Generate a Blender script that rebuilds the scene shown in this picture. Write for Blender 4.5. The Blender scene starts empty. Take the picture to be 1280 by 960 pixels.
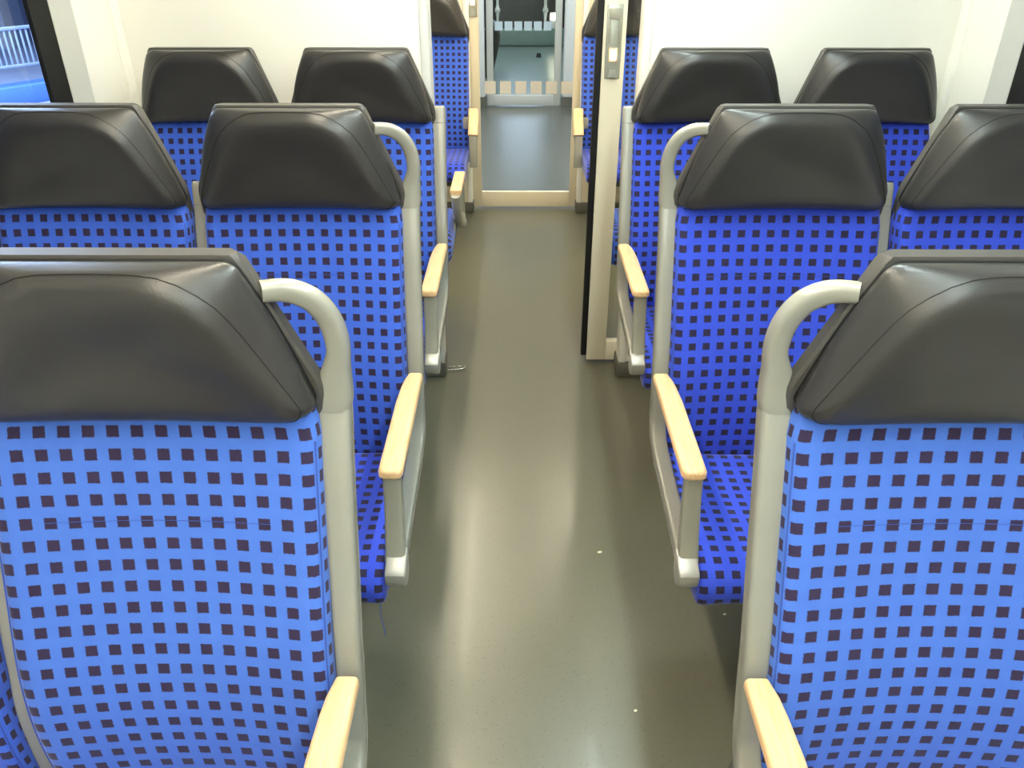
import bpy, bmesh, math, random
from mathutils import Vector
random.seed(7)
PI = math.pi
SC = bpy.context.scene
COL = SC.collection

# ------------------------------------------------------------------ materials
def mat(name, col, rough=0.5, metal=0.0, spec=0.5, coat=0.0, bump=0.0, bscale=200.0, var=0.0, vscale=8.0,
        emit=None, estr=0.0):
    m = bpy.data.materials.new(name); m.use_nodes = True
    nt = m.node_tree; b = nt.nodes['Principled BSDF']
    b.inputs['Base Color'].default_value = (*col, 1)
    b.inputs['Roughness'].default_value = rough
    b.inputs['Metallic'].default_value = metal
    b.inputs['Specular IOR Level'].default_value = spec
    b.inputs['Coat Weight'].default_value = coat
    tc = nt.nodes.new('ShaderNodeTexCoord')
    if var > 0:
        n = nt.nodes.new('ShaderNodeTexNoise'); n.inputs['Scale'].default_value = vscale; n.inputs['Detail'].default_value = 6
        nt.links.new(tc.outputs['Object'], n.inputs['Vector'])
        mx = nt.nodes.new('ShaderNodeMix'); mx.data_type = 'RGBA'
        mx.inputs[6].default_value = (*[c*(1-var) for c in col], 1)
        mx.inputs[7].default_value = (*[min(1, c*(1+var)) for c in col], 1)
        nt.links.new(n.outputs['Fac'], mx.inputs[0]); nt.links.new(mx.outputs[2], b.inputs['Base Color'])
    if bump > 0:
        n2 = nt.nodes.new('ShaderNodeTexNoise'); n2.inputs['Scale'].default_value = bscale; n2.inputs['Detail'].default_value = 3
        nt.links.new(tc.outputs['Object'], n2.inputs['Vector'])
        bp = nt.nodes.new('ShaderNodeBump'); bp.inputs['Strength'].default_value = bump; bp.inputs['Distance'].default_value = 0.002
        nt.links.new(n2.outputs['Fac'], bp.inputs['Height']); nt.links.new(bp.outputs['Normal'], b.inputs['Normal'])
    if emit:
        b.inputs['Emission Color'].default_value = (*emit, 1); b.inputs['Emission Strength'].default_value = estr
    return m

def fabric_mat(name, blue, blue2, dark):
    m = bpy.data.materials.new(name); m.use_nodes = True
    nt = m.node_tree; b = nt.nodes['Principled BSDF']; L = nt.links
    def N(t, **k):
        n = nt.nodes.new(t)
        for a, v in k.items(): setattr(n, a, v)
        return n
    tc = N('ShaderNodeTexCoord')
    nz = N('ShaderNodeTexNoise'); nz.inputs['Scale'].default_value = 9; nz.inputs['Detail'].default_value = 4
    L.new(tc.outputs['UV'], nz.inputs['Vector'])
    sub = N('ShaderNodeVectorMath', operation='SUBTRACT'); sub.inputs[1].default_value = (.5, .5, .5)
    L.new(nz.outputs['Color'], sub.inputs[0])
    scl = N('ShaderNodeVectorMath', operation='SCALE'); scl.inputs['Scale'].default_value = 0.07
    L.new(sub.outputs[0], scl.inputs[0])
    add = N('ShaderNodeVectorMath', operation='ADD'); L.new(tc.outputs['UV'], add.inputs[0]); L.new(scl.outputs[0], add.inputs[1])
    fr = N('ShaderNodeVectorMath', operation='FRACTION'); L.new(add.outputs[0], fr.inputs[0])
    sp = N('ShaderNodeSeparateXYZ'); L.new(fr.outputs[0], sp.inputs[0])
    masks = []
    for ax in (0, 1):
        s1 = N('ShaderNodeMath', operation='SUBTRACT'); s1.inputs[1].default_value = .5; L.new(sp.outputs[ax], s1.inputs[0])
        a1 = N('ShaderNodeMath', operation='ABSOLUTE'); L.new(s1.outputs[0], a1.inputs[0])
        mr = N('ShaderNodeMapRange'); mr.inputs[1].default_value = .238; mr.inputs[2].default_value = .275
        mr.inputs[3].default_value = 1; mr.inputs[4].default_value = 0
        L.new(a1.outputs[0], mr.inputs[0]); masks.append(mr)
    mul = N('ShaderNodeMath', operation='MULTIPLY'); L.new(masks[0].outputs[0], mul.inputs[0]); L.new(masks[1].outputs[0], mul.inputs[1])
    n3 = N('ShaderNodeTexNoise'); n3.inputs['Scale'].default_value = 1.3; n3.inputs['Detail'].default_value = 8
    L.new(tc.outputs['UV'], n3.inputs['Vector'])
    mb = N('ShaderNodeMix', data_type='RGBA'); mb.inputs[6].default_value = (*blue, 1); mb.inputs[7].default_value = (*blue2, 1)
    L.new(n3.outputs['Fac'], mb.inputs[0])
    mx = N('ShaderNodeMix', data_type='RGBA'); mx.inputs[7].default_value = (*dark, 1)
    L.new(mul.outputs[0], mx.inputs[0]); L.new(mb.outputs[2], mx.inputs[6]); L.new(mx.outputs[2], b.inputs['Base Color'])
    b.inputs['Roughness'].default_value = .95; b.inputs['Specular IOR Level'].default_value = .15
    b.inputs['Sheen Weight'].default_value = .25; b.inputs['Sheen Roughness'].default_value = .4
    n4 = N('ShaderNodeTexNoise'); n4.inputs['Scale'].default_value = 25; L.new(tc.outputs['UV'], n4.inputs['Vector'])
    bp = N('ShaderNodeBump'); bp.inputs['Strength'].default_value = .15; bp.inputs['Distance'].default_value = .001
    L.new(n4.outputs['Fac'], bp.inputs['Height']); L.new(bp.outputs['Normal'], b.inputs['Normal'])
    return m

def floor_mat(name, base, rough, dev=1.0):
    m = bpy.data.materials.new(name); m.use_nodes = True
    nt = m.node_tree; b = nt.nodes['Principled BSDF']; L = nt.links
    tc0 = nt.nodes.new('ShaderNodeTexCoord'); mp0 = nt.nodes.new('ShaderNodeMapping'); mp0.inputs['Location'].default_value = (.3, .2, .0137)
    L.new(tc0.outputs['Object'], mp0.inputs[0])
    n = nt.nodes.new('ShaderNodeTexNoise'); n.inputs['Scale'].default_value = 2.5; n.inputs['Detail'].default_value = 7
    L.new(mp0.outputs[0], n.inputs['Vector'])
    r = nt.nodes.new('ShaderNodeValToRGB')
    r.color_ramp.elements[0].position = .3; r.color_ramp.elements[0].color = (*[c*(1-.16*dev) for c in base], 1)
    r.color_ramp.elements[1].position = .7; r.color_ramp.elements[1].color = (*[c*(1+.13*dev) for c in base], 1)
    L.new(n.outputs['Fac'], r.inputs[0])
    last = r.outputs[0]
    for sc, lo, hi, col in ((150, .16, .22, [c*.40 for c in base]), (120, .08, .13, [min(1, c*1.6) for c in base]), (55, .05, .07, [c*.2 for c in base])):
        v = nt.nodes.new('ShaderNodeTexVoronoi'); v.inputs['Scale'].default_value = sc
        mp = nt.nodes.new('ShaderNodeMapping'); mp.inputs['Location'].default_value = (sc*.37, sc*.11, 0)
        L.new(mp0.outputs[0], mp.inputs[0]); L.new(mp.outputs[0], v.inputs['Vector'])
        # only some cells carry a fleck
        mr = nt.nodes.new('ShaderNodeMapRange'); mr.inputs[1].default_value = lo; mr.inputs[2].default_value = hi
        mr.inputs[3].default_value = 1; mr.inputs[4].default_value = 0; L.new(v.outputs['Distance'], mr.inputs[0])
        sp = nt.nodes.new('ShaderNodeSeparateColor'); L.new(v.outputs['Color'], sp.inputs[0])
        gt = nt.nodes.new('ShaderNodeMath'); gt.operation = 'GREATER_THAN'; gt.inputs[1].default_value = .72; L.new(sp.outputs[0], gt.inputs[0])
        ml = nt.nodes.new('ShaderNodeMath'); ml.operation = 'MULTIPLY'; L.new(mr.outputs[0], ml.inputs[0]); L.new(gt.outputs[0], ml.inputs[1])
        mx = nt.nodes.new('ShaderNodeMix'); mx.data_type = 'RGBA'; mx.inputs[7].default_value = (*col, 1)
        L.new(ml.outputs[0], mx.inputs[0]); L.new(last, mx.inputs[6]); last = mx.outputs[2]
    L.new(last, b.inputs['Base Color'])
    n2 = nt.nodes.new('ShaderNodeTexNoise'); n2.inputs['Scale'].default_value = 5; n2.inputs['Detail'].default_value = 5
    L.new(mp0.outputs[0], n2.inputs['Vector'])
    mr = nt.nodes.new('ShaderNodeMapRange'); mr.inputs[3].default_value = rough-.03*dev; mr.inputs[4].default_value = rough+.04*dev
    L.new(n2.outputs['Fac'], mr.inputs[0]); L.new(mr.outputs[0], b.inputs['Roughness'])
    b.inputs['Specular IOR Level'].default_value = .5
    b.inputs['Coat Weight'].default_value = .03; b.inputs['Coat Roughness'].default_value = .07
    return m

def glass_mat(name, tint, rough=0.0, mixfac=None):
    m = bpy.data.materials.new(name); m.use_nodes = True
    nt = m.node_tree; nt.nodes.clear(); L = nt.links
    out = nt.nodes.new('ShaderNodeOutputMaterial')
    tr = nt.nodes.new('ShaderNodeBsdfTransparent'); tr.inputs[0].default_value = (*tint, 1)
    gl = nt.nodes.new('ShaderNodeBsdfGlossy'); gl.inputs['Roughness'].default_value = rough; gl.inputs['Color'].default_value = (.9, .95, 1, 1)
    fr = nt.nodes.new('ShaderNodeFresnel'); fr.inputs[0].default_value = 1.45
    mx = nt.nodes.new('ShaderNodeMixShader')
    ge = nt.nodes.new('ShaderNodeNewGeometry'); iv = nt.nodes.new('ShaderNodeMath'); iv.operation = 'SUBTRACT'; iv.inputs[0].default_value = 1
    ml = nt.nodes.new('ShaderNodeMath'); ml.operation = 'MULTIPLY'
    L.new(ge.outputs['Backfacing'], iv.inputs[1]); L.new(iv.outputs[0], ml.inputs[0]); L.new(fr.outputs[0], ml.inputs[1])
    L.new(ml.outputs[0], mx.inputs[0]); L.new(tr.outputs[0], mx.inputs[1]); L.new(gl.outputs[0], mx.inputs[2]); L.new(mx.outputs[0], out.inputs[0])
    return m

def wood_mat(name):
    m = bpy.data.materials.new(name); m.use_nodes = True
    nt = m.node_tree; b = nt.nodes['Principled BSDF']; L = nt.links
    tc = nt.nodes.new('ShaderNodeTexCoord'); mp = nt.nodes.new('ShaderNodeMapping'); mp.inputs['Scale'].default_value = (60, 4, 60)
    n = nt.nodes.new('ShaderNodeTexNoise'); n.inputs['Scale'].default_value = 3; n.inputs['Detail'].default_value = 6
    L.new(tc.outputs['Object'], mp.inputs[0]); L.new(mp.outputs[0], n.inputs['Vector'])
    r = nt.nodes.new('ShaderNodeValToRGB')
    r.color_ramp.elements[0].position = .3; r.color_ramp.elements[0].color = (.64, .40, .20, 1)
    r.color_ramp.elements[1].position = .7; r.color_ramp.elements[1].color = (.78, .53, .29, 1)
    L.new(n.outputs['Fac'], r.inputs[0]); L.new(r.outputs[0], b.inputs['Base Color'])
    b.inputs['Roughness'].default_value = .35
    return m

M = {}
DK = (.032, .023, .055)
M['fabric_pale_cast'] = fabric_mat('worn_blue_check_moquette', (.058, .142, .53), (.072, .168, .57), (.034, .023, .056))  # one cloth in three blues: colour cast over the seats put into it
M['fabric_mid'] = fabric_mat('blue_check_moquette', (.042, .106, .53), (.054, .128, .57), (.031, .022, .054))
M['fabric_deep_cast'] = fabric_mat('deep_blue_check_moquette', (.033, .066, .53), (.042, .082, .57), (.026, .021, .052))
M['thread'] = mat('blue_thread', (.035, .08, .36), .9)
M['leather'] = mat('charcoal_leather', (.029, .0275, .0255), .33, spec=.55, bump=.10, bscale=320, var=.12, vscale=14)
M['shell'] = mat('charcoal_shell', (.055, .051, .046), .45, spec=.5, bump=.08, bscale=300)
M['black'] = mat('black_rubber', (.006, .006, .006), .6, spec=.3, bump=.05)
M['stitch'] = mat('dark_stitch', (.020, .018, .015), .8, spec=.2)
M['grey'] = mat('grey_enamel', (.240, .235, .198), .27, spec=.5, coat=.15, var=.05, vscale=20)
M['greyd'] = mat('grey_metal_bracket', (.30, .29, .235), .36, metal=.12, spec=.5, var=.06, vscale=25)
M['silver'] = mat('worn_silver', (.42, .41, .37), .34, metal=.3, var=.08, vscale=60)
M['wood'] = wood_mat('beech_wood')
M['base'] = mat('dark_base_metal', (.12, .12, .11), .5, metal=.4)
M['wall'] = mat('cream_panel', (.84, .825, .755), .42, spec=.35, bump=.03, bscale=90, var=.015, vscale=3)
M['wallb'] = mat('beige_panel', (.70, .62, .48), .42, spec=.4, var=.02, vscale=4)
M['door'] = mat('beige_enamel_door', (.66, .61, .48), .38, spec=.5, var=.03, vscale=6)
M['doorb'] = mat('warm_beige_door', (.64, .56, .41), .38, spec=.5, var=.03, vscale=6)
M['ceil'] = mat('white_ceiling', (.80, .79, .75), .5, var=.01)
M['vest'] = mat('cool_white_panel', (.66, .67, .66), .35, spec=.5, var=.015, vscale=4)
M['vdoor'] = mat('grey_door_frame', (.50, .50, .46), .4, var=.03, vscale=6)
M['skirt'] = mat('grey_skirting', (.10, .095, .075), .5, var=.12, vscale=30)
M['trim'] = mat('pale_grey_trim', (.62, .64, .63), .3, spec=.5, var=.01)
M['alu'] = mat('aluminium_trim', (.62, .63, .60), .3, metal=.6, var=.02)
M['floor'] = floor_mat('speckled_linoleum', (.110, .108, .076), .28, .35)
M['vfloor'] = floor_mat('studded_vestibule_floor', (.088, .088, .074), .30, .25)
M['glass'] = glass_mat('clear_glass', (.945, .965, .96))
M['glassw'] = glass_mat('window_glass', (.90, .93, .97))
M['decal'] = mat('frosted_square', (.50, .48, .43), .6, var=.03)
M['decalb'] = mat('frosted_square_cool', (.42, .50, .55), .6, var=.03)
M['plate'] = mat('grey_handle_plate', (.36, .37, .32), .35, metal=.5, var=.04)
M['button'] = mat('lit_button', (.9, .85, .7), .4, emit=(1, .88, .62), estr=9)
M['lampL'] = mat('warm_diffuser', (.9, .9, .85), .5, emit=(1.0, .90, .69), estr=41)
M['lampR'] = mat('neutral_diffuser', (.9, .9, .9), .5, emit=(.84, 1.0, .97), estr=41)
M['lampV'] = mat('cool_diffuser', (.9, .9, .95), .5, emit=(.90, .96, 1.0), estr=6.5)
M['lampG'] = mat('green_white_lamp', (.9, .95, .9), .5, emit=(.85, 1.0, .92), estr=3)
M['glarepane'] = mat('glare_pane_glow', (.5, .55, .6), .3, emit=(.62, .76, 1.0), estr=1.6)  # glow of the pane added to the end door
M['paleposts'] = mat('pale_post_paint', (.75, .80, .72), .35, var=.03)
M['fix'] = mat('white_lamp_housing', (.75, .75, .73), .4, var=.01)
M['teal'] = mat('teal_gangway_panel', (.16, .26, .23), .4, var=.08, vscale=5)
M['dark'] = mat('dark_gangway', (.020, .020, .018), .5, var=.2, vscale=9)
M['tealfl'] = floor_mat('gangway_floor', (.17, .235, .215), .30, .4)
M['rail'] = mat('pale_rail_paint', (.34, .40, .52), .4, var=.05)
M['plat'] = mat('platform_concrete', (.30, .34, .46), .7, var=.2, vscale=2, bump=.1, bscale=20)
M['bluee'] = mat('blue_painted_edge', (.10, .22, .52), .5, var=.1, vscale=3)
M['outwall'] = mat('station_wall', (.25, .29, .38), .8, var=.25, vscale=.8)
M['crumb'] = mat('pale_paper', (.75, .70, .55), .8, var=.1, vscale=50)
M['steelw'] = mat('steel_wire', (.6, .58, .5), .25, metal=.8)

# ------------------------------------------------------------------ helpers
def link(name, me, m, parent=None):
    o = bpy.data.objects.new(name, me); COL.objects.link(o)
    if m is not None and len(me.materials) == 0: me.materials.append(m)
    if parent: o.parent = parent
    return o
def finish(bm, name, smooth=True, angle=40, recalc=True):
    if recalc: bmesh.ops.recalc_face_normals(bm, faces=bm.faces)
    me = bpy.data.meshes.new(name); bm.to_mesh(me); bm.free()
    if smooth:
        me.polygons.foreach_set('use_smooth', [True]*len(me.polygons))
        me.set_sharp_from_angle(angle=math.radians(angle))
    return me
CACHE = {}
def part(name, key, build, m, parent, sub=0):
    if key not in CACHE:
        me = build(); CACHE[key] = me
    o = link(name, CACHE[key], m, parent)
    if sub:
        md = o.modifiers.new('subsurf', 'SUBSURF'); md.levels = sub; md.render_levels = sub
    return o
def tag(o, label, cat, group=None, kind=None):
    o['label'] = label; o['category'] = cat
    if group: o['group'] = group
    if kind: o['kind'] = kind
    return o
def empty(name, loc):
    o = bpy.data.objects.new(name, None); COL.objects.link(o); o.location = loc; o.empty_display_size = .1
    return o
def struct(o): o['kind'] = 'structure'; return o

def add_box(bm, x0, x1, y0, y1, z0, z1, bev=0.0, seg=2):
    g = bmesh.ops.create_cube(bm, size=1)
    vs = g['verts']
    for v in vs:
        v.co.x = x0 if v.co.x < 0 else x1; v.co.y = y0 if v.co.y < 0 else y1; v.co.z = z0 if v.co.z < 0 else z1
    if bev > 0:
        es = list({e for v in vs for e in v.link_edges})
        bmesh.ops.bevel(bm, geom=es, offset=bev, segments=seg, profile=.5, affect='EDGES')
def box(name, x0, x1, y0, y1, z0, z1, m, parent=None, bev=0.0):
    bm = bmesh.new(); add_box(bm, x0, x1, y0, y1, z0, z1, bev)
    return link(name, finish(bm, name), m, parent)
def boxes(name, lst, m, parent=None, bev=0.0):
    bm = bmesh.new()
    for b in lst: add_box(bm, *b, bev)
    return link(name, finish(bm, name), m, parent)
def superellipse(a, b, n=16, p=4.0):
    out = []
    for i in range(n):
        t = 2*PI*i/n; c, s = math.cos(t), math.sin(t)
        out.append((a*math.copysign(abs(c)**(2/p), c), b*math.copysign(abs(s)**(2/p), s)))
    return out
def smooth_path(pts, n=6):
    """Catmull-Rom through the points (tuples of equal length)."""
    P = [Vector(p) for p in pts]; out = []
    for i in range(len(P)-1):
        p0 = P[max(i-1, 0)]; p1 = P[i]; p2 = P[i+1]; p3 = P[min(i+2, len(P)-1)]
        for k in range(n):
            t = k/n
            out.append(.5*((2*p1)+(p2-p0)*t+(2*p0-5*p1+4*p2-p3)*t*t+(3*p1-p0-3*p2+p3)*t**3))
    out.append(P[-1]); return out
def sweep(bm, path, secs, axis, closed=False, cap=True):
    """path: list of Vector; secs: one section or a list (a along axis, b along the in-plane normal)."""
    A = Vector(axis).normalized(); rings = []; n = len(path)
    for i, p in enumerate(path):
        if closed: T = path[(i+1) % n]-path[i-1]
        else: T = path[min(i+1, n-1)]-path[max(i-1, 0)]
        T.normalize(); B = (A-T*A.dot(T)).normalized(); Nn = T.cross(B)
        sec = secs[i] if isinstance(secs[0], list) else secs
        rings.append([bm.verts.new(p+B*a+Nn*b) for a, b in sec])
    m = len(rings[0])
    for i in range(n if closed else n-1):
        r0, r1 = rings[i], rings[(i+1) % n]
        for j in range(m): bm.faces.new((r0[j], r0[(j+1) % m], r1[(j+1) % m], r1[j]))
    if cap and not closed:
        bm.faces.new(rings[0][::-1]); bm.faces.new(rings[-1])
    return rings
def tube(bm, pts, r, n=8, closed=False):
    P = [Vector(p) for p in pts]
    d = (P[-1]-P[0]) if not closed else Vector((0, 0, 1))
    ax = Vector((0, 1, 0)) if closed or abs(d.normalized().y) < .8 else Vector((1, 0, 0))
    sweep(bm, P, [(r*math.cos(2*PI*i/n), r*math.sin(2*PI*i/n)) for i in range(n)], ax, closed)
def interp(tab, t):
    if t <= tab[0][0]: return tab[0][1]
    for (a, va), (b, vb) in zip(tab, tab[1:]):
        if t <= b:
            k = (t-a)/(b-a); k = k  # linear
            return va+(vb-va)*k
    return tab[-1][1]
def sm_interp(tab, t):
    for (a, va), (b, vb) in zip(tab, tab[1:]):
        if t <= b:
            k = max(0, (t-a)/(b-a)); k = k*k*(3-2*k); return va+(vb-va)*k
    return tab[-1][1]
def grid_uv(bm, P, U, V):
    """grid of points with UVs measured along the cloth (one unit per check)."""
    uv = bm.loops.layers.uv.verify()
    nr, nc = len(P), len(P[0])
    vs = [[bm.verts.new(P[i][j]) for j in range(nc)] for i in range(nr)]
    for i in range(nr-1):
        for j in range(nc-1):
            f = bm.faces.new((vs[i][j], vs[i][j+1], vs[i+1][j+1], vs[i+1][j]))
            for lp, (a, b) in zip(f.loops, ((i, j), (i, j+1), (i+1, j+1), (i+1, j))):
                lp[uv].uv = (U[a][b], V[a][b])
    return vs

# ------------------------------------------------------------------ seat meshes
CHK = 0.0315                     # one check of the cloth
HW = 0.214                       # half width between the side seams
BACK = [(.36, .004), (.42, -.004), (.50, -.012), (.58, -.011), (.66, .002), (.75, .030), (.85, .062), (.95, .094), (1.03, .118), (1.07, .128)]
def back_y(z):
    # smooth the table a little
    return (interp(BACK, z-.03)+2*interp(BACK, z)+interp(BACK, z+.03))/4
def backrest_mesh(wx):
    xs = [(-.2225, .046), (-.2215, .028), (-.2190, .013), (-.2142, .0015), (-.206, -.003), (-.190, -.004)]
    k = 13
    mid = [(-.175+.35*i/(k-1)) for i in range(k)]
    prof = xs+[(x, -.003+.013*(math.cos(x/.19*PI/2)) if abs(x) < .19 else -.003) for x in mid]+[(-x, d) for x, d in reversed(xs)]
    zs = [.37+(1.045-.37)*i/33 for i in range(34)]
    # arc lengths
    ul = [0]
    for (a, b), (c, d) in zip(prof, prof[1:]): ul.append(ul[-1]+math.hypot(c-a, d-b)*(2.0 if max(abs(a), abs(c)) > .2143 else 1))
    mid_u = ul[-1]/2
    vl = [0]
    for a, b in zip(zs, zs[1:]): vl.append(vl[-1]+math.hypot(b-a, back_y(b)-back_y(a)))
    P, U, V = [], [], []
    for i, z in enumerate(zs):
        wr = 1.0
        tk = 1-.06*max(0, (z-.985)/.06)**1.2
        P.append([Vector((x*wx*tk, back_y(z)+d*(1 if abs(x) > .18 else min(1, max(.45, (1.05-z)/.25))), z)) for x, d in prof])
        U.append([(u-mid_u)*wx/CHK/wx for u in ul]); V.append([v/CHK+.25 for v in [vl[i]]*len(prof)])
    bm = bmesh.new(); grid_uv(bm, P, U, V)
    # back of the cushion
    return finish(bm, 'backrest', angle=60)
def seam_mesh(wx):
    bm = bmesh.new()
    zs = [.38+.60*i/24 for i in range(25)]
    for x in (-.2142, .2142): tube(bm, [(x*wx, back_y(z)+.0008, z) for z in zs], .0011, 5)
    xs = [-.15+.30*i/16 for i in range(17)]
    tube(bm, [(x*wx, back_y(.872-.05*x*x)-.003+.013*math.cos(x/.19*PI/2)*min(1, (1.05-.872)/.25)+.0003, .872-.05*x*x) for x in xs], .0004, 5)
    return finish(bm, 'seam')
def cushion_mesh(wx):
    # closed profile in (y, z) swept over x: rear bottom, up, forward, round the front, back
    prof = [(.00, .385), (.005, .43), (-.02, .452), (-.08, .452), (-.16, .455), (-.24, .461), (-.32, .467), (-.375, .468), (-.41, .463),
            (-.435, .450), (-.449, .432), (-.453, .412), (-.449, .392), (-.435, .380), (-.40, .376), (-.2, .374), (-.02, .374)]
    pr = smooth_path([(0, a, b) for a, b in prof], 3)
    xs = [(-.2165, .020), (-.2155, .010), (-.212, .003), (-.204, 0), (-.17, .002), (-.10, .004), (0, .005), (.10, .004), (.17, .002), (.204, 0), (.212, .003), (.2155, .010), (.2165, .020)]
    vl = [0]
    for a, b in zip(pr, pr[1:]): vl.append(vl[-1]+(b-a).length)
    bm = bmesh.new(); uv = bm.loops.layers.uv.verify()
    cz, cy = .42, -.22
    P, U, V = [], [], []
    for i, p in enumerate(pr):
        row, ru, rv = [], [], []
        for x, d in xs:
            # pull the profile inwards near the sides
            y = p.y; z = p.z
            n = Vector((0, y-cy, (z-cz)*6)); n.normalize()
            y -= n.y*d; z -= n.z*d
            row.append(Vector((x*wx, y, z))); ru.append(x/CHK); rv.append(-vl[i]/CHK+.2)
        P.append(row); U.append(ru); V.append(rv)
    vs = grid_uv(bm, P, U, V)
    for col in (0, -1):
        ring = [r[col] for r in vs]
        try:
            f = bm.faces.new(ring)
            for lp in f.loops: lp[uv].uv = (lp.vert.co.y/CHK+.5, lp.vert.co.z/CHK+.3)
        except Exception: pass
    # close the rear
    return finish(bm, 'seat_cushion', angle=60)
def arch_of(rt): return .006 if rt > .075 else 0
def trapezoid(ht, hb, zt, zb, rt, rb, nc=6, nt=8, ns=5, nb=8, wx=1.0, sag=0.0, bulge=0.0):
    """closed rounded trapezoid (x, z), counter-clockwise from the bottom left; fixed point count."""
    C = [(-hb, zb, rb), (hb, zb, rb), (ht, zt, rt), (-ht, zt, rt)]
    pts = []; segn = [nb, ns, nt, ns]
    n = 4; arcs = []
    for i in range(n):
        p = Vector(C[i][:2]); a = Vector(C[i-1][:2]); b = Vector(C[(i+1) % n][:2]); r = C[i][2]
        d1 = (a-p).normalized(); d2 = (b-p).normalized(); ang = d1.angle(d2); t = r/math.tan(ang/2)
        s, e = p+d1*t, p+d2*t
        ctr = p+(d1+d2).normalized()*(r/math.sin(ang/2))
        a0 = math.atan2(s.y-ctr.y, s.x-ctr.x); a1 = math.atan2(e.y-ctr.y, e.x-ctr.x)
        while a1 < a0: a1 += 2*PI
        arcs.append([Vector((ctr.x+r*math.cos(a0+(a1-a0)*k/(nc-1)), ctr.y+r*math.sin(a0+(a1-a0)*k/(nc-1)))) for k in range(nc)])
    for i in range(n):
        pts += arcs[i]
        e, s = arcs[i][-1], arcs[(i+1) % n][0]
        for k in range(1, segn[i]): pts.append(e+(s-e)*(k/segn[i]))
    out = []
    for p in pts:
        z = p.y
        if z < zb+.03: z += sag*(1-(p.x/hb)**2)*(1-(z-zb)/.03)
        q = min(1, max(0, (z-zb)/(zt-zb))); x = p.x+bulge*math.sin(PI*q**1.35)*p.x/hb*1.15
        z += arch_of(rt)*(1-min(1, abs(p.x)/ht)**2) if z > zt-.012 else 0
        out.append((x*wx, z))
    return out
ZT, ZB = 1.231, 1.018
def seam_y(z): return .107+(ZT-z)*.10
RINGS = [(.150, .220, 1.224, 1.022, .016, .012, 0.0, .006), (.153, .223, 1.2275, 1.015, .020, .014, -.008, .009), (.150, .2230, 1.2275, 1.013, .034, .016, -.022, .012),
         (.116, .217, 1.2195, 1.0155, .098, .018, -.042, .006), (.108, .208, 1.209, 1.018, .095, .022, -.053, .003), (.098, .185, 1.193, 1.033, .080, .025, -.0575, 0),
         (.070, .140, 1.165, 1.060, .045, .025, -.054, 0), (.035, .075, 1.135, 1.095, .015, .012, -.050, 0)]
def headrest_mesh(wx):
    bm = bmesh.new(); rings = []
    for ht, hb, zt, zb, rt, rb, dy, bu in RINGS:
        rings.append([bm.verts.new((x, seam_y(z)+dy+.006*max(0, (1.10-z)/.1)*(1 if dy < -.03 else 0), z)) for x, z in trapezoid(ht, hb, zt, zb, rt, rb, wx=wx, sag=.006, bulge=bu)])
    m = len(rings[0])
    for a, b in zip(rings, rings[1:]):
        for j in range(m): bm.faces.new((a[j], a[(j+1) % m], b[(j+1) % m], b[j]))
    cr = bm.edges.layers.float.new('crease_edge')
    for j in range(m):
        e = bm.edges.get((rings[3][j], rings[3][(j+1) % m])); e[cr] = .85
    c = bm.verts.new((0, seam_y(1.115)-.049, 1.115))
    for j in range(m): bm.faces.new((rings[-1][j], rings[-1][(j+1) % m], c))
    return finish(bm, 'headrest', angle=70)
def headring_tube(wx, k, r, off=0.0):
    ht, hb, zt, zb, rt, rb, dy, bu = RINGS[k]
    bm = bmesh.new()
    pts = [(x, seam_y(z)+dy+off+.006*max(0, (1.10-z)/.1)*(1 if dy < -.03 else 0), z) for x, z in trapezoid(ht, hb, zt, zb, rt, rb, wx=wx, sag=.006, bulge=bu)]
    tube(bm, pts, r, 6, closed=True)
    return finish(bm, 'line')
def shell_mesh(wx, low=.221):
    # a thin moulded shell behind the cushions; outline in x over z, front and rear y over z
    zs = [.36, .45, .60, .75, .90, .97, 1.00, 1.03, 1.045, 1.06, 1.12, 1.18, 1.222, 1.230]
    top = low+(.0055 if low > .215 else .0015)
    def hw(z): return low if z < 1.0 else (top if z < 1.05 else top-(z-1.05)/(ZT-1.05)*(top-.154))
    def fy(z):
        if z >= 1.0: return seam_y(z)+.001
        return min(back_y(z)+.047, seam_y(1.0)+.001)
    bm = bmesh.new(); rings = []
    for i, z in enumerate(zs):
        h = hw(z)*wx; f = fy(z); b = f+(.030 if z >= 1.0 else .032)
        e = .004 if z < 1.225 else .006
        if z > 1.226: f += .003; b -= .003; h -= .002
        rings.append([bm.verts.new(v) for v in ((-h+e, f, z), (h-e, f, z), (h, f+e, z), (h, b-e*2, z), (h-e*2, b, z), (-h+e*2, b, z), (-h, b-e*2, z), (-h, f+e, z))])
    for a, b in zip(rings, rings[1:]):
        for j in range(8): bm.faces.new((a[j], a[(j+1) % 8], b[(j+1) % 8], b[j]))
    bm.faces.new(rings[0]); bm.faces.new(rings[-1])
    return finish(bm, 'back_shell', angle=35)
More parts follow.
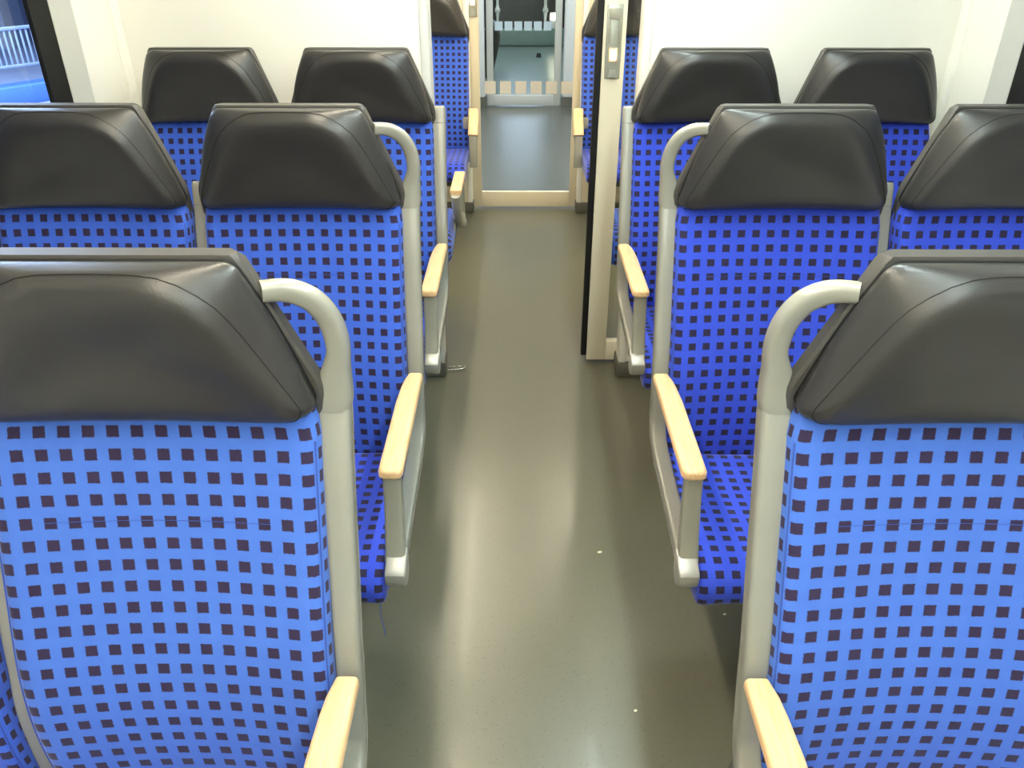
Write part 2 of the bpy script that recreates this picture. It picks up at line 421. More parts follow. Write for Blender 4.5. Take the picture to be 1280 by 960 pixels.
def post_mesh(x, loop, top=.0215, low=.0185):
    sg = 1 if x > 0 else -1; dx = .0045*sg if loop else -.003*sg
    path = [(x-dx, .147, 1.004), (x-dx*.85, .118, .92), (x-dx*.5, .080, .80), (x-dx*.1, .045, .70), (x, .027, .63), (x, .012, .57)]
    if loop: path += [(x, -.002, .528), (x, -.028, .500), (x, -.075, .487), (x, -.16, .480), (x, -.28, .472), (x, -.40, .462)]
    else: path += [(x, .008, .50), (x, .008, .42), (x, .01, .36)]
    if not loop: path = [(a, b+.010, c) for a, b, c in path]
    P = smooth_path(path, 5)
    secs = []
    for p in P:
        k = min(1, max(0, (p.z-.50)/.2)) if loop else 1
        q = min(1, max(0, (p.z-.66)/.34))
        secs.append(superellipse(low+(top-low)*q, .016+.002*k, 24, 4.5))
    bm = bmesh.new(); sweep(bm, P, secs, (1, 0, 0))
    return finish(bm, 'post', angle=50)
def post_cap_mesh(x, hw=.0217, tall=.05):
    oy = .010 if hw < .02 else 0
    P = [Vector((x, .147, 1.005)), Vector((x, .152, 1.02)), Vector((x, .158, 1.005+tall-.012)), Vector((x, .161, 1.005+tall-.004)), Vector((x, .162, 1.005+tall))]
    for p in P: p.y += oy
    sc = [1, 1, 1, .95, .84]
    bm = bmesh.new(); sweep(bm, P, [superellipse(hw*k, .019*k, 24, 4.5) for k in sc], (1, 0, 0))
    return finish(bm, 'cap', angle=50)
def handle_mesh(s, x0):
    # grab loop from the post top round to the shell; x measured from seat centre towards the aisle
    pts = [(x0, .147, 1.005), (x0+.0005, .149, 1.026), (x0+.006, .151, 1.058), (x0+.0125, .151, 1.093), (x0+.007, .149, 1.130), (x0-.008, .144, 1.158), (x0-.028, .138, 1.173), (x0-.046, .130, 1.179), (x0-.064, .121, 1.181)]
    P = smooth_path([(a*s, b, c) for a, b, c in pts], 6)
    secs = []; n = len(P)
    for i in range(n):
        t = i/(n-1)
        w = sm_interp([(0, .0217), (.11, .0245), (.38, .0145), (.7, .0133), (1, .0122)], t)
        d = sm_interp([(0, .019), (.5, .015), (1, .013)], t)
        secs.append(superellipse(d, w, 24, 3.2))
    bm = bmesh.new(); sweep(bm, P, secs, (0, 1, 0))
    return finish(bm, 'grab_handle', angle=60)
def arm_pad_mesh(s, xin, xout, y0=-.380, y1=-.001, z0=.640, z1=.662):
    # plan outline, the inner rear corner cut back
    pl = [(xout, y1), (xout, y0+.012), (xout-.003, y0+.004), (xout-.010, y0), (xin+.009, y0), (xin+.002, y0+.004), (xin-.001, y0+.012), (xin-.001, y0+.06), (xin, y1-.12), (xin+.003, y1-.06), (xin+.006, y1-.030), (xin+.013, y1)]
    bm = bmesh.new()
    def lay(z, ins):
        cx = (xin+xout)/2; cy = (y0+y1)/2
        return [bm.verts.new((s*(x-ins*(1 if x > cx else -1)), y-ins*(1 if y > cy else -1)*(1 if y < cy else .0), z)) for x, y in pl]
    L = [lay(z0, .004), lay(z0+.005, 0), lay(z1-.007, 0), lay(z1-.0025, .0018), lay(z1-.0006, .0045), lay(z1, .0075)]
    n = len(pl)
    for a, b in zip(L, L[1:]):
        for j in range(n): bm.faces.new((a[j], a[(j+1) % n], b[(j+1) % n], b[j]))
    bm.faces.new(L[0]); bm.faces.new(L[-1])
    return finish(bm, 'armrest', angle=35)
def upright_mesh(s, x):
    pts = [(x, -.366, .645), (x, -.372, .60), (x, -.384, .54), (x, -.396, .495), (x, -.404, .468)]
    P = smooth_path([(a*s, b, c) for a, b, c in pts], 4); n = len(P)
    bm = bmesh.new(); sweep(bm, P, [superellipse(.0180+.0032*(i/n)**2, .009+.010*(i/n)**2, 24, 5) for i in range(n)], (1, 0, 0))
    return finish(bm, 'upright', angle=50)
def endcap_mesh(s, x):
    # side outline (y, z): flat sloping top, rounded underside
    out = [(-.392, .486), (-.400, .4875), (-.446, .470), (-.4505, .464), (-.451, .450), (-.447, .436), (-.438, .427), (-.424, .422), (-.408, .424), (-.394, .436)]
    bm = bmesh.new()
    A = [bm.verts.new((s*(x-.0205), y, z)) for y, z in out]; B = [bm.verts.new((s*(x+.0205), y, z)) for y, z in out]
    n = len(out)
    for j in range(n): bm.faces.new((A[j], A[(j+1) % n], B[(j+1) % n], B[j]))
    bm.faces.new(A); bm.faces.new(B)
    bmesh.ops.bevel(bm, geom=[e for e in bm.edges if abs(e.verts[0].co.x-e.verts[1].co.x) < 1e-6], offset=.0045, segments=3, affect='EDGES', profile=.5)
    return finish(bm, 'end_cap', angle=32)
def base_mesh(legx, x0, x1):
    bm = bmesh.new()
    add_box(bm, x0, x1, -.36, -.30, .335, .372, .006); add_box(bm, x0, x1, -.10, -.04, .335, .372, .006)
    add_box(bm, legx-.03, legx+.03, -.30, -.08, .012, .34, .01); add_box(bm, legx-.05, legx+.05, -.34, -.04, 0, .014, .004)
    return finish(bm, 'seat_base')

def hang_mesh(s):
    # short wooden pad curving down at its front
    P = smooth_path([(s*.245, .01, .654), (s*.248, -.05, .651), (s*.252, -.105, .632), (s*.252, -.150, .598), (s*.250, -.178, .560)], 4)
    bm = bmesh.new(); sweep(bm, P, [superellipse(.027, .011, 20, 4) for p in P], (1, 0, 0))
    return finish(bm, 'armrest', angle=50)
GROUP = 'blue checked train seats'
def seat(kind, side, X, Y0, label, cloth='fabric_mid'):
    """kind: handle / plain / window / end; side +1 has its aisle towards +x."""
    s = side; wx = 1.0 if s > 0 else 1.03
    k = (kind, s)
    r = tag(empty('train_seat', (X, Y0, 0)), label, 'seat', GROUP)
    cushion_cloth = 'fabric_mid' if cloth == 'fabric_pale_cast' else 'fabric_deep_cast'
    part('seat_cushion', ('cush', s, cushion_cloth, kind == 'window'), lambda: cushion_mesh(wx*(.963 if kind == 'window' else 1)), M[cushion_cloth], r)
    nar = wx*(.963 if kind == 'window' else 1)
    b = part('backrest', ('back', s, nar, cloth), lambda: backrest_mesh(nar), M[cloth], r)
    part('seam', ('seam', s, nar), lambda: seam_mesh(nar), M['thread'], b)
    part('back_shell', ('shell', s, kind == 'window'), lambda: shell_mesh(wx, .2105 if kind == 'window' else .221), M['shell'], r)
    hx = wx*(.985 if kind == 'window' else 1)
    h = part('headrest', ('head', s, hx), lambda: headrest_mesh(hx), M['leather'], r, sub=1)
    part('piping', ('pipe', s, hx), lambda: headring_tube(hx, 0, .0032, -.001), M['black'], h)
    part('stitching', ('stit', s, hx), lambda: headring_tube(hx, 3, .00055, -.0004), M['stitch'], h)
    xo = .2395*(1 if s > 0 else 1.012)
    if kind in ('handle', 'plain'):
        p = part('aisle_post', ('post', s), lambda: post_mesh(s*xo, True), M['grey'], r)
        part('end_cap', ('ecap', s), lambda: endcap_mesh(s, xo), M['silver'], p)
        part('front_bracket', ('upr', s), lambda: upright_mesh(s, xo-.003), M['greyd'], p)
        c = part('middle_post', ('mpost', s), lambda: post_mesh(-s*.2315*wx, False, .0162, .0162), M['grey'], r)
        part('post_cap', ('mcap', s), lambda: post_cap_mesh(-s*(.2315*wx+.003), .0163), M['grey'], c)
        part('armrest', ('arm', s), lambda: arm_pad_mesh(s, .212, .2575) if s > 0 else arm_pad_mesh(s, .2165, .2635), M['wood'], r)
        if kind == 'handle': part('grab_handle', ('hand', s), lambda: handle_mesh(s, xo-.0045), M['grey'], r)
        else: part('post_cap', ('pcap', s), lambda: post_cap_mesh(s*(xo-.0045)), M['grey'], p)
    if kind == 'end':
        a = part('armrest', ('arme', s), lambda: hang_mesh(s), M['wood'], r)
        def sup():
            bm = bmesh.new()
            add_box(bm, min(s*.228, s*.272), max(s*.228, s*.272), -.176, -.152, .385, .556, .005)
            add_box(bm, min(s*.232, s*.266), max(s*.232, s*.266), -.150, .03, .50, .60, .006)
            add_box(bm, min(s*.19, s*.24), max(s*.19, s*.24), -.03, .10, .56, .62, .006)
            return finish(bm, 'armrest_support')
        part('armrest_support', ('sup', s), sup, M['greyd'], a)
    legx = -s*.19
    part('seat_base', ('base', s), lambda: base_mesh(legx, -.20, .20), M['base'], r)
    return r

ROW = [.748, 1.599, 2.447]
XL, XLW, XR, XRW = -.521, -.988, .530, 1.011
a_side, b_side = 'railing-window side', 'sliding-door side'
seat('handle', 1, XL, ROW[0], 'large front blue checked aisle seat on the railing-window side, grab handle beside its headrest', 'fabric_pale_cast')
seat('handle', -1, XR, ROW[0], 'large front blue checked aisle seat on the dark-window side, scratched grab handle beside its headrest', 'fabric_pale_cast')
seat('window', 1, XLW, ROW[0], 'blue checked seat mostly out of view beside the large front seat on the railing-window side')
s2l = seat('handle', 1, XL, ROW[1], 'blue checked middle-row aisle seat on the railing-window side, a loose thread hanging from its cushion')
seat('handle', -1, XR, ROW[1], 'blue checked middle-row aisle seat on the dark-window side, grab handle beside its headrest', 'fabric_deep_cast')
seat('window', 1, XLW, ROW[1], 'blue checked middle-row window seat beside the railing window')
seat('window', -1, XRW, ROW[1], 'blue checked middle-row window seat beside the dark window', 'fabric_deep_cast')
seat('plain', 1, XL-.008, ROW[2], 'blue checked aisle seat with plain post against the partition, railing-window side')
seat('plain', -1, XR+.012, ROW[2], 'blue checked aisle seat with plain post against the partition, next to the open sliding door', 'fabric_deep_cast')
seat('window', 1, XLW-.008, ROW[2], 'blue checked window seat in the partition corner on the railing-window side')
seat('window', -1, XRW+.012, ROW[2], 'blue checked window seat in the partition corner on the dark-window side', 'fabric_deep_cast')
seat('end', 1, -.535, 4.56, 'far blue checked seat beyond the partition, by the lit handle of the closed glass door')
seat('end', -1, .535, 4.56, 'far blue checked seat beyond the partition, half hidden behind the open sliding door')
# the loose thread of the middle seat
bm = bmesh.new()
tube(bm, smooth_path([(.205, -.446, .385), (.204, -.449, .36), (.207, -.452, .335), (.209, -.452, .310), (.206, -.450, .305)], 4), .0009, 5)
th = link('loose_thread', finish(bm, 'loose_thread'), M['thread'], [c for c in s2l.children if c.name.startswith('seat_cushion')][0])
th['label'] = 'thin loose thread hanging from the cushion corner'

# tip-up seats behind the partition, facing the far door
def tip_seat(s, X, label):
    r = tag(empty('tip_up_seat', (X, 2.90, 0)), label, 'seat', 'low tip-up seats behind the partition')
    def cush():
        bm = bmesh.new(); uv = bm.loops.layers.uv.verify()
        prof = [(.02, .40), (.005, .43), (.008, .47), (.03, .505), (.08, .525), (.20, .53), (.34, .525), (.40, .50), (.41, .46), (.39, .425), (.30, .41)]
        pr = smooth_path([(0, a, b) for a, b in prof], 3)
        vl = [0]
        for a, b in zip(pr, pr[1:]): vl.append(vl[-1]+(b-a).length)
        xs = [(-.21, .03), (-.20, .012), (-.18, .002), (0, 0), (.18, .002), (.20, .012), (.21, .03)]
        P, U, V = [], [], []
        for i, p in enumerate(pr):
            row = []
            for x, d in xs:
                n = Vector((0, p.y-.2, (p.z-.46)*3)).normalized()
                row.append(Vector((x, p.y-n.y*d, p.z-n.z*d)))
            P.append(row); U.append([x/CHK for x, d in xs]); V.append([vl[i]/CHK]*len(xs))
        vs = grid_uv(bm, P, U, V)
        for c in (0, -1): bm.faces.new([q[c] for q in vs])
        bm.faces.new(vs[0]+vs[-1][::-1])
        return finish(bm, 'tip_cushion', angle=60)
    part('seat_cushion', ('tipc', s), cush, M['fabric_mid'], r)
    def frame():
        bm = bmesh.new()
        x = s*.226
        P = smooth_path([(x, .14, .645), (x, .16, .60), (x, .20, .55), (x, .30, .49), (x, .41, .462)], 4)
        sweep(bm, P, superellipse(.018, .026, 16, 3), (1, 0, 0))
        P = smooth_path([(x, .40, .645), (x, .41, .56), (x, .415, .465)], 4)
        sweep(bm, P, superellipse(.016, .010, 16, 3), (1, 0, 0))
        add_box(bm, min(s*.195, s*.215), max(s*.195, s*.215), .20, .30, .47, .50, .006)
        return finish(bm, 'arm_bracket')
    f = part('arm_bracket', ('tipf', s), frame, M['greyd'], r)
    def cap():
        bm = bmesh.new(); add_box(bm, min(s*.206, s*.246), max(s*.206, s*.246), .392, .432, .425, .452, .006); return finish(bm, 'cap')
    part('end_cap', ('tipe', s), cap, M['silver'], f)
    def pad():
        bm = bmesh.new(); add_box(bm, min(s*.204, s*.248), max(s*.204, s*.248), .135, .405, .640, .662, .005, 3); return finish(bm, 'pad')
    part('armrest', ('tipa', s), pad, M['wood'], r)
    def frame2():
        bm = bmesh.new()
        add_box(bm, -.17, .17, .02, .36, .385, .412, .006); add_box(bm, -.03-s*.12, .03-s*.12, .05, .25, 0, .39, .008)
        return finish(bm, 'seat_base')
    part('seat_base', ('tipb', s), frame2, M['base'], r)
tip_seat(1, -.510, 'low blue tip-up seat with wooden armrest just behind the partition, across from the sliding door')
tip_seat(-1, .510, 'low blue tip-up seat just behind the glass of the open sliding door')

# ------------------------------------------------------------------ the coach shell
WL, WR, CEIL = -1.31, 1.35, 2.10
YP0, YP1 = 2.75, 2.845           # near partition
YE0, YE1 = 4.79, 4.87            # far partition
YB = -2.6
DW = .335; DWR = .357; DE = .335
struct(box('floor', -1.42, 1.46, YB, 4.93, -.06, 0, M['floor']))
struct(box('floor_vestibule', -1.42, 1.46, 4.93, 8.06, -.06, 0, M['vfloor']))
struct(box('ceiling', -1.42, 1.46, YB, 12.6, CEIL, CEIL+.06, M['ceil']))
struct(box('wall_back', -1.42, 1.46, YB-.06, YB, 0, CEIL, M['wall']))

def side_wall(name, X, out, wins):
    """boxes round the window openings; out = -1 / +1 is the outward direction."""
    x0, x1 = (X+out*.10, X) if out < 0 else (X, X+out*.10)
    lst = []; z0, z1 = .78, 1.82; y = YB
    lst.append((x0, x1, YB, YE1, 0, z0)); lst.append((x0, x1, YB, YE1, z1, CEIL))
    for a, b in wins: lst.append((x0, x1, y, a, z0, z1)); y = b
    lst.append((x0, x1, y, YE1, z0, z1))
    return struct(boxes(name, lst, M['wall']))
WIN_L = [(-1.75, .05), (.35, 2.49)]; WIN_R = [(-1.75, .05), (.35, 2.51)]
side_wall('wall_left', WL, -1, WIN_L); side_wall('wall_right', WR, 1, WIN_R)
def ring_mesh(y0, y1, z0, z1, w, xa, xb, x_in=None):
    """rectangular ring in the YZ plane with inner edge at xb, outer edge at xa (a sloping reveal)."""
    bm = bmesh.new()
    o = [bm.verts.new((xa, y, z)) for y, z in ((y0, z0), (y1, z0), (y1, z1), (y0, z1))]
    i = [bm.verts.new((xb, y, z)) for y, z in ((y0+w, z0+w), (y1-w, z0+w), (y1-w, z1-w), (y0+w, z1-w))]
    d = .012*(1 if xb > xa else -1)
    o2 = [bm.verts.new((v.co.x+d, v.co.y, v.co.z)) for v in o]; i2 = [bm.verts.new((v.co.x+d, v.co.y, v.co.z)) for v in i]
    for k in range(4):
        q = (k+1) % 4
        bm.faces.new((o[k], o[q], i[q], i[k])); bm.faces.new((o2[k], i2[k], i2[q], o2[q]))
        bm.faces.new((o[k], o2[k], o2[q], o[q])); bm.faces.new((i[k], i[q], i2[q], i2[k]))
    return finish(bm, 'ring', smooth=False)
n = 0
for X, out, wins in ((WL, -1, WIN_L), (WR, 1, WIN_R)):
    for a, b in wins:
        n += 1
        w = empty('window_%d' % n, (X, (a+b)/2, .78)); struct(w)
        def loc(o):
            o.parent = w; o.location = (-X, -(a+b)/2, -.78); return o
        loc(link('window_reveal', ring_mesh(a, b, .78, 1.82, .065, X+out*.001, X+out*.03), M['vdoor']))
        loc(link('window_frame', ring_mesh(a+.062, b-.062, .842, 1.758, .10, X+out*.032, X+out*.034), M['black']))
        loc(box('window_pane', min(X+out*.060, X+out*.066), max(X+out*.060, X+out*.066), a+.06, b-.06, .84, 1.76, M['glassw']))
# corner coves
struct(box('trim_1', WL-.005, WL+.016, YP0-.040, YP0+.005, 0, CEIL, M['wall'], bev=.008))
struct(box('trim_2', WR-.016, WR+.005, YP0-.040, YP0+.005, 0, CEIL, M['wall'], bev=.008))

def partition(name, x0, x1, y0, y1, m, endx):
    o = box(name, x0, x1, y0, y1, .0, CEIL, m, bev=.012); struct(o); return o
partition('wall_partition_left', WL, -DW-.02, YP0, YP1, M['wall'], 0)
partition('wall_partition_right', DWR+.02, WR, YP0, YP1, M['wall'], 0)
struct(box('wall_partition_top', -DW-.02, DWR+.02, YP0, YP1, 2.0, CEIL, M['wall']))
partition('wall_end_left', WL, -DW-.005, YE0, YE1, M['wallb'], 0)
partition('wall_end_right', DW+.005, WR, YE0, YE1, M['wallb'], 0)
struct(box('wall_end_top', -DW-.005, DW+.005, YE0, YE1, 2.0, CEIL, M['wallb']))
# jamb trims on the partition ends
struct(box('trim_3', -DW-.024, -DW+.006, YP0-.004, YP1+.003, .06, 2.0, M['trim'], bev=.008))
struct(box('trim_4', DWR-.006, DWR+.024, YP0-.004, YP1+.003, .06, 2.0, M['wall'], bev=.008))
struct(box('trim_5', -DW-.012, -DW+.018, YE0-.004, YE1-.01, .06, 2.0, M['wall'], bev=.008))
struct(box('trim_6', DW-.018, DW+.012, YE0-.004, YE1-.01, .06, 2.0, M['wall'], bev=.008))
def skirt(name, x0, x1, y0, y1):
    struct(box(name, x0, x1, y0, y1, 0, .068, M['skirt'], bev=.010))
skirt('baseboard_left', WL, -DW+.012, YP0-.012, YP1+.010)
skirt('baseboard_right', DWR-.012, WR, YP0-.012, YP1+.010)
skirt('baseboard_far_left', WL, -DW+.024, YE0-.012, YE1-.005)
skirt('baseboard_far_right', DW-.024, WR, YE0-.012, YE1-.005)

# ------------------------------------------------------------------ sliding doors
def handle_plate(parent, xc, yf, s):
    """recessed grip plate with a lit button, on the face yf (towards the camera)."""
    bm = bmesh.new()
    add_box(bm, xc-.026, xc+.026, yf-.006, yf+.002, 1.095, 1.325, .003)
    o = link('handle_plate', finish(bm, 'handle_plate'), M['plate'], parent)
    bm = bmesh.new()
    for a in (-1, 1): add_box(bm, xc+a*.0175-.0035, xc+a*.0175+.0035, yf-.013, yf-.004, 1.205, 1.285, .002)
    add_box(bm, xc-.021, xc+.021, yf-.013, yf-.004, 1.280, 1.312, .003)
    link('grip', finish(bm, 'grip'), M['greyd'], o)
    bm = bmesh.new(); add_box(bm, xc-.015, xc+.015, yf-.009, yf-.004, 1.149, 1.193, .002); link('button_frame', finish(bm, 'bf'), M['wood'], o)
    bm = bmesh.new(); add_box(bm, xc-.010, xc+.010, yf-.012, yf-.005, 1.155, 1.187, .003); link('lit_button', finish(bm, 'b'), M['button'], o)
    bm = bmesh.new()
    vs = [(xc-.018, 1.100), (xc+.018, 1.100), (xc+.010, 1.124), (xc-.010, 1.124)]
    f = bm.faces.new([bm.verts.new((x, yf-.006, z)) for x, z in vs]); e = bmesh.ops.extrude_face_region(bm, geom=[f])
    for v in [q for q in e['geom'] if isinstance(q, bmesh.types.BMVert)]: v.co.y -= .006
    bmesh.ops.create_cone(bm, segments=12, radius1=.004, radius2=.004, depth=.004, cap_ends=True,
                          matrix=__import__('mathutils').Matrix.Translation((xc, yf-.013, 1.111)) @ __import__('mathutils').Matrix.Rotation(PI/2, 4, 'X'))
    link('lock', finish(bm, 'lock'), M['plate'], o)
def leaf(name, x0, x1, y0, y1, stile, rail, m, plate=None, edge=None, decal=None, decal_m=None, ztop=1.99):
    d = empty(name, ((x0+x1)/2, (y0+y1)/2, .012)); struct(d); c = d.location
    def ch(o):
        o.parent = d; o.location = (-c.x, -c.y, -c.z); return o
    ch(boxes('door_frame', [(x0, x0+stile, y0, y1, .012, ztop), (x1-stile, x1, y0, y1, .012, ztop), (x0+stile, x1-stile, y0, y1, .012, rail), (x0+stile, x1-stile, y0, y1, ztop-.1, ztop)], m, bev=.003))
    ym = (y0+y1)/2
    ch(box('glass_pane', x0+stile-.004, x1-stile+.004, ym-.004, ym+.004, rail-.004, ztop-.096, M['glass']))
    if edge:
        ch(box('rubber_edge', edge[0], edge[1], y0+.004, y1-.004, .03, ztop, M['black'], bev=.003))
    if decal:
        lst = [(xx, xx+decal[2], ym-.0065, ym-.0045, decal[3], decal[4]) for xx in [decal[0]+decal[1]*k for k in range(decal[5])]]
        ch(boxes('frosted_squares', lst, decal_m))
    if plate is not None:
        h = empty('tmp', (0, 0, 0)); before = set(COL.objects)
        handle_plate(None, plate, y0, 1)
        for o in set(COL.objects)-before:
            if o.parent is None: ch(o)
        bpy.data.objects.remove(h)
    return d
leaf('door_1', .236, .98, 2.868, 2.905, .076, .095, M['door'], plate=.272, edge=(.214, .236))
leaf('door_2', -.328, .340, 4.880, 4.912, .064, .105, M['doorb'], plate=-.296, decal=(-.236, .0888, .064, .682, .752, 6), decal_m=M['decal'])

# ------------------------------------------------------------------ vestibule and what lies beyond
struct(boxes('wall_vestibule_left', [(-1.36, -1.30, 4.93, 8.06, 0, CEIL)], M['vest']))
struct(boxes('wall_vestibule_right', [(1.34, 1.40, 4.93, 8.06, 0, CEIL)], M['vest']))
struct(box('wall_far_left', -1.30, -.352, 7.99, 8.08, .09, CEIL, M['vest'], bev=.02))
struct(box('wall_far_right', .386, 1.34, 7.99, 8.08, .09, CEIL, M['vest'], bev=.02))
struct(box('wall_far_top', -.36, .39, 8.0, 8.08, 2.0, CEIL, M['vest']))
struct(box('baseboard_vestibule_left', -1.30, -.34, 8.0, 8.08, 0, .092, M['skirt']))
struct(box('baseboard_vestibule_right', .375, 1.34, 8.0, 8.08, 0, .092, M['skirt']))
leaf('door_3', -.335, .365, 8.04, 8.08, .062, .105, M['vdoor'], decal=(-.256, .0905, .072, .675, .752, 6), decal_m=M['decalb'])
struct(box('floor_gangway', -.9, .95, 8.06, 12.5, -.06, 0, M['tealfl']))
struct(box('wall_gangway_left', -.95, -.9, 8.08, 12.5, -.06, CEIL, M['dark']))
struct(box('wall_gangway_right', .95, 1.0, 8.08, 12.5, -.06, CEIL, M['dark']))
struct(box('wall_gangway_far', -.9, .95, 12.4, 12.5, 0, CEIL, M['dark']))
dd = empty('door_4', (0, 12.37, .24)); struct(dd)
def chd(o): o.parent = dd; o.location = (0, -12.37, -.24); return o
chd(boxes('door_frame', [(-.42, .44, 12.34, 12.40, .24, .80), (-.42, -.30, 12.34, 12.40, .80, 2.0), (.32, .44, 12.34, 12.40, .80, 2.0), (-.30, .32, 12.34, 12.40, 1.75, 2.0)], M['dark']))
chd(box('added_glare_pane', -.30, .32, 12.36, 12.38, .80, 1.75, M['glarepane']))  # unseen glowing pane, added for the bluish glare on the vestibule floor
struct(box('wall_gangway_threshold', -.9, .95, 12.27, 12.4, .015, .235, M['teal'], bev=.006))

# ------------------------------------------------------------------ ceiling lamps
# a few things beyond the farthest door
def stanchion(x, label):
    bm = bmesh.new(); rs = [(.232, .016), (.30, .014), (.36, .018), (.44, .026), (.452, .040), (.485, .040), (.495, .028), (.54, .020), (.62, .022), (.64, .040), (.69, .040), (.70, .022), (.95, .020)]
    rg = [[bm.verts.new((r*math.cos(2*PI*k/14), r*math.sin(2*PI*k/14), z)) for k in range(14)] for z, r in rs]
    for a, b in zip(rg, rg[1:]):
        for k in range(14): bm.faces.new((a[k], a[(k+1) % 14], b[(k+1) % 14], b[k]))
    bm.faces.new(rg[0]); bm.faces.new(rg[-1])
    o = link('stanchion_post', finish(bm, 'stanchion_post'), M['paleposts'], None); o.location = (x, 12.31, 0)
    tag(o, label, 'post', 'pale posts in the gangway')
stanchion(-.325, 'pale knobbed post beyond the farthest glass door, above the folded seat')
stanchion(.345, 'pale knobbed post beyond the farthest glass door, beside the lit marker lamp')
r = tag(empty('marker_lamp', (.46, 12.30, .335)), 'small lit marker lamp far beyond the glass doors', 'lamp')
box('housing', -.055, .055, -.02, .03, -.10, .11, M['fix'], r, bev=.006)
box('lit_lens', -.038, .038, -.032, -.018, .015, .095, M['button'], r, bev=.006)
bm = bmesh.new()
P = smooth_path([(-.40, 9.85, .0), (-.385, 9.85, .12), (-.355, 9.86, .28), (-.33, 9.87, .42), (-.345, 9.88, .50), (-.37, 9.88, .53)], 5)
sweep(bm, P, [superellipse(.20, .065+.025*math.sin(PI*i/(len(P)-1)), 20, 3.5) for i in range(len(P))], (0, 1, 0))
o = link('folded_seat', finish(bm, 'folded_seat'), M['dark'], None)
tag(o, 'dark rounded folded seat standing beyond the farthest glass door', 'seat')
bm = bmesh.new(); bmesh.ops.create_cone(bm, segments=16, radius1=.035, radius2=.025, depth=.05, cap_ends=True, matrix=__import__('mathutils').Matrix.Translation((0, 0, .025)))
o = link('door_stop', finish(bm, 'door_stop'), M['black'], None); o.location = (.235, 11.25, 0)
tag(o, 'small black door stop on the teal floor beyond the farthest glass door', 'door stop')
def lamp(x0, x1, y0, y1, m, label, group):
    r = tag(empty('ceiling_light', ((x0+x1)/2, (y0+y1)/2, CEIL)), label, 'light', group)
    w, l = (x1-x0)/2, (y1-y0)/2
    bm = bmesh.new()
    add_box(bm, -w-.02, w+.02, -l-.02, l+.02, -.030, 0, .004); link('housing', finish(bm, 'housing'), M['fix'], r)
    bm = bmesh.new(); add_box(bm, -w, w, -l, l, -.042, -.0295, .004); link('diffuser', finish(bm, 'diffuser'), m, r)
    return r
lamp(-.36, -.325, -2.4, 2.62, M['lampL'], 'long warm strip light above the aisle seats on the railing-window side', 'ceiling lights')
lamp(.325, .36, -2.4, 2.62, M['lampR'], 'long neutral strip light above the aisle seats on the dark-window side', 'ceiling lights')
lamp(-.36, -.325, 3.0, 4.7, M['lampL'], 'warm strip light beyond the partition, above the far railing-side seat', 'ceiling lights')
lamp(.325, .36, 3.0, 4.7, M['lampL'], 'warm strip light beyond the partition, above the far sliding-door-side seat', 'ceiling lights')
lamp(-1.05, -.75, 5.2, 7.8, M['lampV'], 'cool panel light on the left in the vestibule behind the closed glass door', 'ceiling lights')
lamp(.75, 1.05, 5.2, 7.8, M['lampV'], 'cool panel light on the right in the vestibule behind the closed glass door', 'ceiling lights')
lamp(-.85, -.6, 9.0, 11.6, M['lampV'], 'cool panel light on the left beyond the farthest glass door', 'ceiling lights')
lamp(.65, .9, 9.0, 11.6, M['lampV'], 'cool panel light on the right beyond the farthest glass door', 'ceiling lights')

# ------------------------------------------------------------------ small things on the floor
def crumb(x, y, r, label):
    bm = bmesh.new(); bmesh.ops.create_icosphere(bm, subdivisions=2, radius=r)
    for v in bm.verts:
        v.co += Vector((random.uniform(-1, 1), random.uniform(-1, 1), random.uniform(-1, 1)))*r*.25; v.co.z = (v.co.z+r)*.45
        v.co.x *= 1.4
    z = min(v.co.z for v in bm.verts)
    for v in bm.verts: v.co.z -= z
    o = link('paper_crumb', finish(bm, 'paper_crumb'), M['crumb'], None); o.location = (x, y, 0)
    tag(o, label, 'litter', 'crumbs on the aisle floor')
crumb(.192, 1.734, .0045, 'pale crumb on the aisle floor near the metal cap of the middle-row dark-side seat')
crumb(.226, 1.206, .003, 'tiny pale crumb on the aisle floor by the front seat of the dark-window side')
crumb(.495, 1.50, .003, 'tiny pale crumb on the floor beside the middle-row dark-side cushion')
# wire door stop at the partition foot
bm = bmesh.new()
P = smooth_path([(-.318, 2.79, .006), (-.29, 2.79, .008), (-.262, 2.795, .010), (-.252, 2.80, .016), (-.262, 2.812, .010), (-.29, 2.815, .008), (-.318, 2.815, .006)], 5)
tube(bm, P, .0035, 8)
o = link('wire_hook', finish(bm, 'wire_hook'), M['steelw'], None)
tag(o, 'small bent metal wire hook on the floor at the partition foot', 'hook')

# ------------------------------------------------------------------ outside the railing window
struct(box('ground_platform', -40, -1.6, -10, 45, -1.75, -1.65, M['plat']))
struct(box('wall_station', -40, -14.5, 24.5, 25.5, -1.65, 2.3, M['outwall']))
struct(box('wall_station_side', -20.5, -20, -10, 25, -1.65, 2.3, M['outwall']))

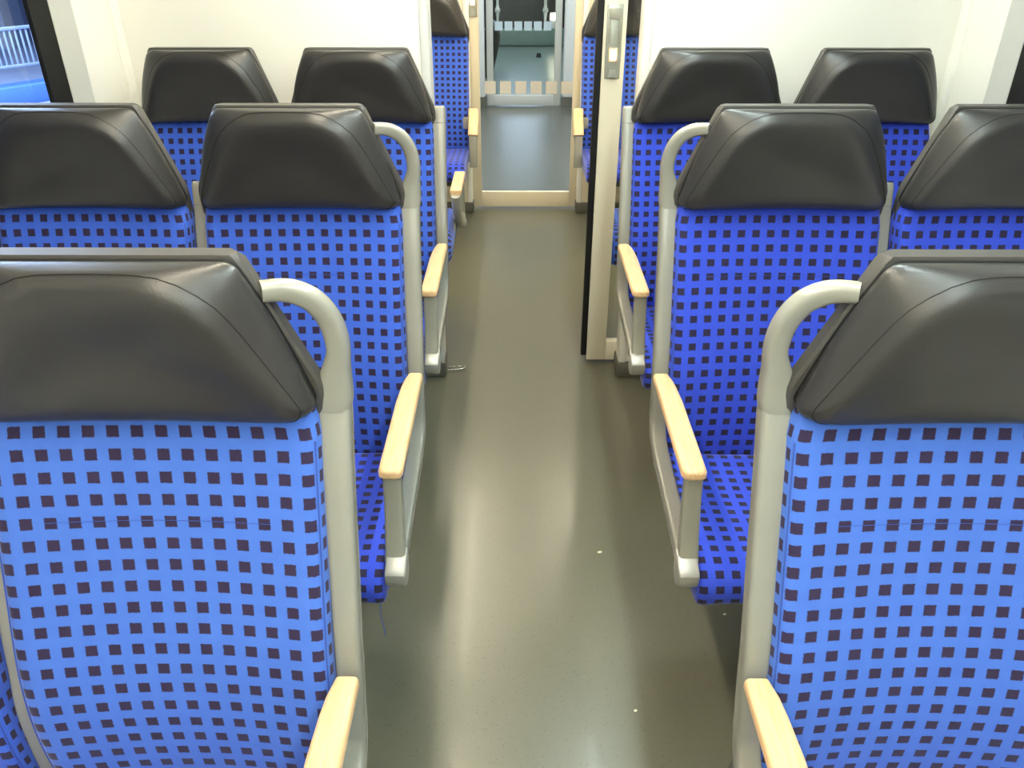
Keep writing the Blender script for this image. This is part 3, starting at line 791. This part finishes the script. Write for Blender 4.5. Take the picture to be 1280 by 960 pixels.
def railing(p0, p1, n, zb, h, label):
    a = Vector((*p0, 0)); b = Vector((*p1, 0)); L = (b-a).length; ang = math.atan2(b.y-a.y, b.x-a.x)
    r = tag(empty('platform_railing', (a.x, a.y, zb)), label, 'railing'); r.rotation_euler.z = ang
    def bx(nm, *q, m=M['rail']): return box(nm, *q, m, r, bev=.008)
    bx('top_rail', 0, L, -.03, .03, h-.06, h); bx('bottom_rail', 0, L, -.025, .025, .10, .15)
    for k in range(n):
        x = .02+(L-.04)*k/(n-1)
        bx('baluster', x-.017, x+.017, -.017, .017, .0 if k in (0, n-1) else .14, h-.05)
    return r
rd = Vector((.555, .832)); re_ = Vector((-9.68, 17.2)); rs = re_-rd*2.6
railing(rs, re_, 25, -1.06, .83, 'pale metal railing with upright bars seen through the window')
o = box('kerb_edge', -3.0, 3.4, -.30, .30, -1.65, -1.30, M['bluee'], bev=.02)
o.location = (re_.x-.75*.555-.28*.832+.1, re_.y-.75*.832+.28*.555, 0); o.rotation_euler.z = math.atan2(.832, .555)
tag(o, 'blue painted platform kerb below the railing outside the window', 'kerb')
def area(name, loc, rot, sx, sy, e, col):
    l = bpy.data.lights.new(name, 'AREA'); l.shape = 'RECTANGLE'; l.size = sx; l.size_y = sy; l.energy = e; l.color = col
    o = bpy.data.objects.new(name, l); COL.objects.link(o); o.location = loc; o.rotation_euler = rot; return o
area('platform_light', (-9.5, 12, 4.5), (0, 0, 0), 4, 10, 1500, (.56, .73, 1.0))

w = bpy.data.worlds.new('dusk'); SC.world = w; w.use_nodes = True
bg = w.node_tree.nodes['Background']; bg.inputs[0].default_value = (.30, .42, .85, 1); bg.inputs[1].default_value = .12

# ------------------------------------------------------------------ camera
cam = bpy.data.cameras.new('camera'); co = bpy.data.objects.new('camera', cam); COL.objects.link(co)
co.location = (-.048, 0, 1.56)
co.rotation_euler = (math.radians(90-30.11), 0, math.radians(.347))
cam.sensor_width = 36; cam.lens = 36*1000/1280; cam.clip_start = .02
SC.camera = co
SC.view_settings.view_transform = 'Standard'; SC.view_settings.look = 'None'
SC.view_settings.exposure = 1.36; SC.view_settings.gamma = 1.0; SC.view_settings.use_curve_mapping = False
SC.cycles.use_denoising = True
SC.cycles.max_bounces = 10; SC.cycles.transparent_max_bounces = 12
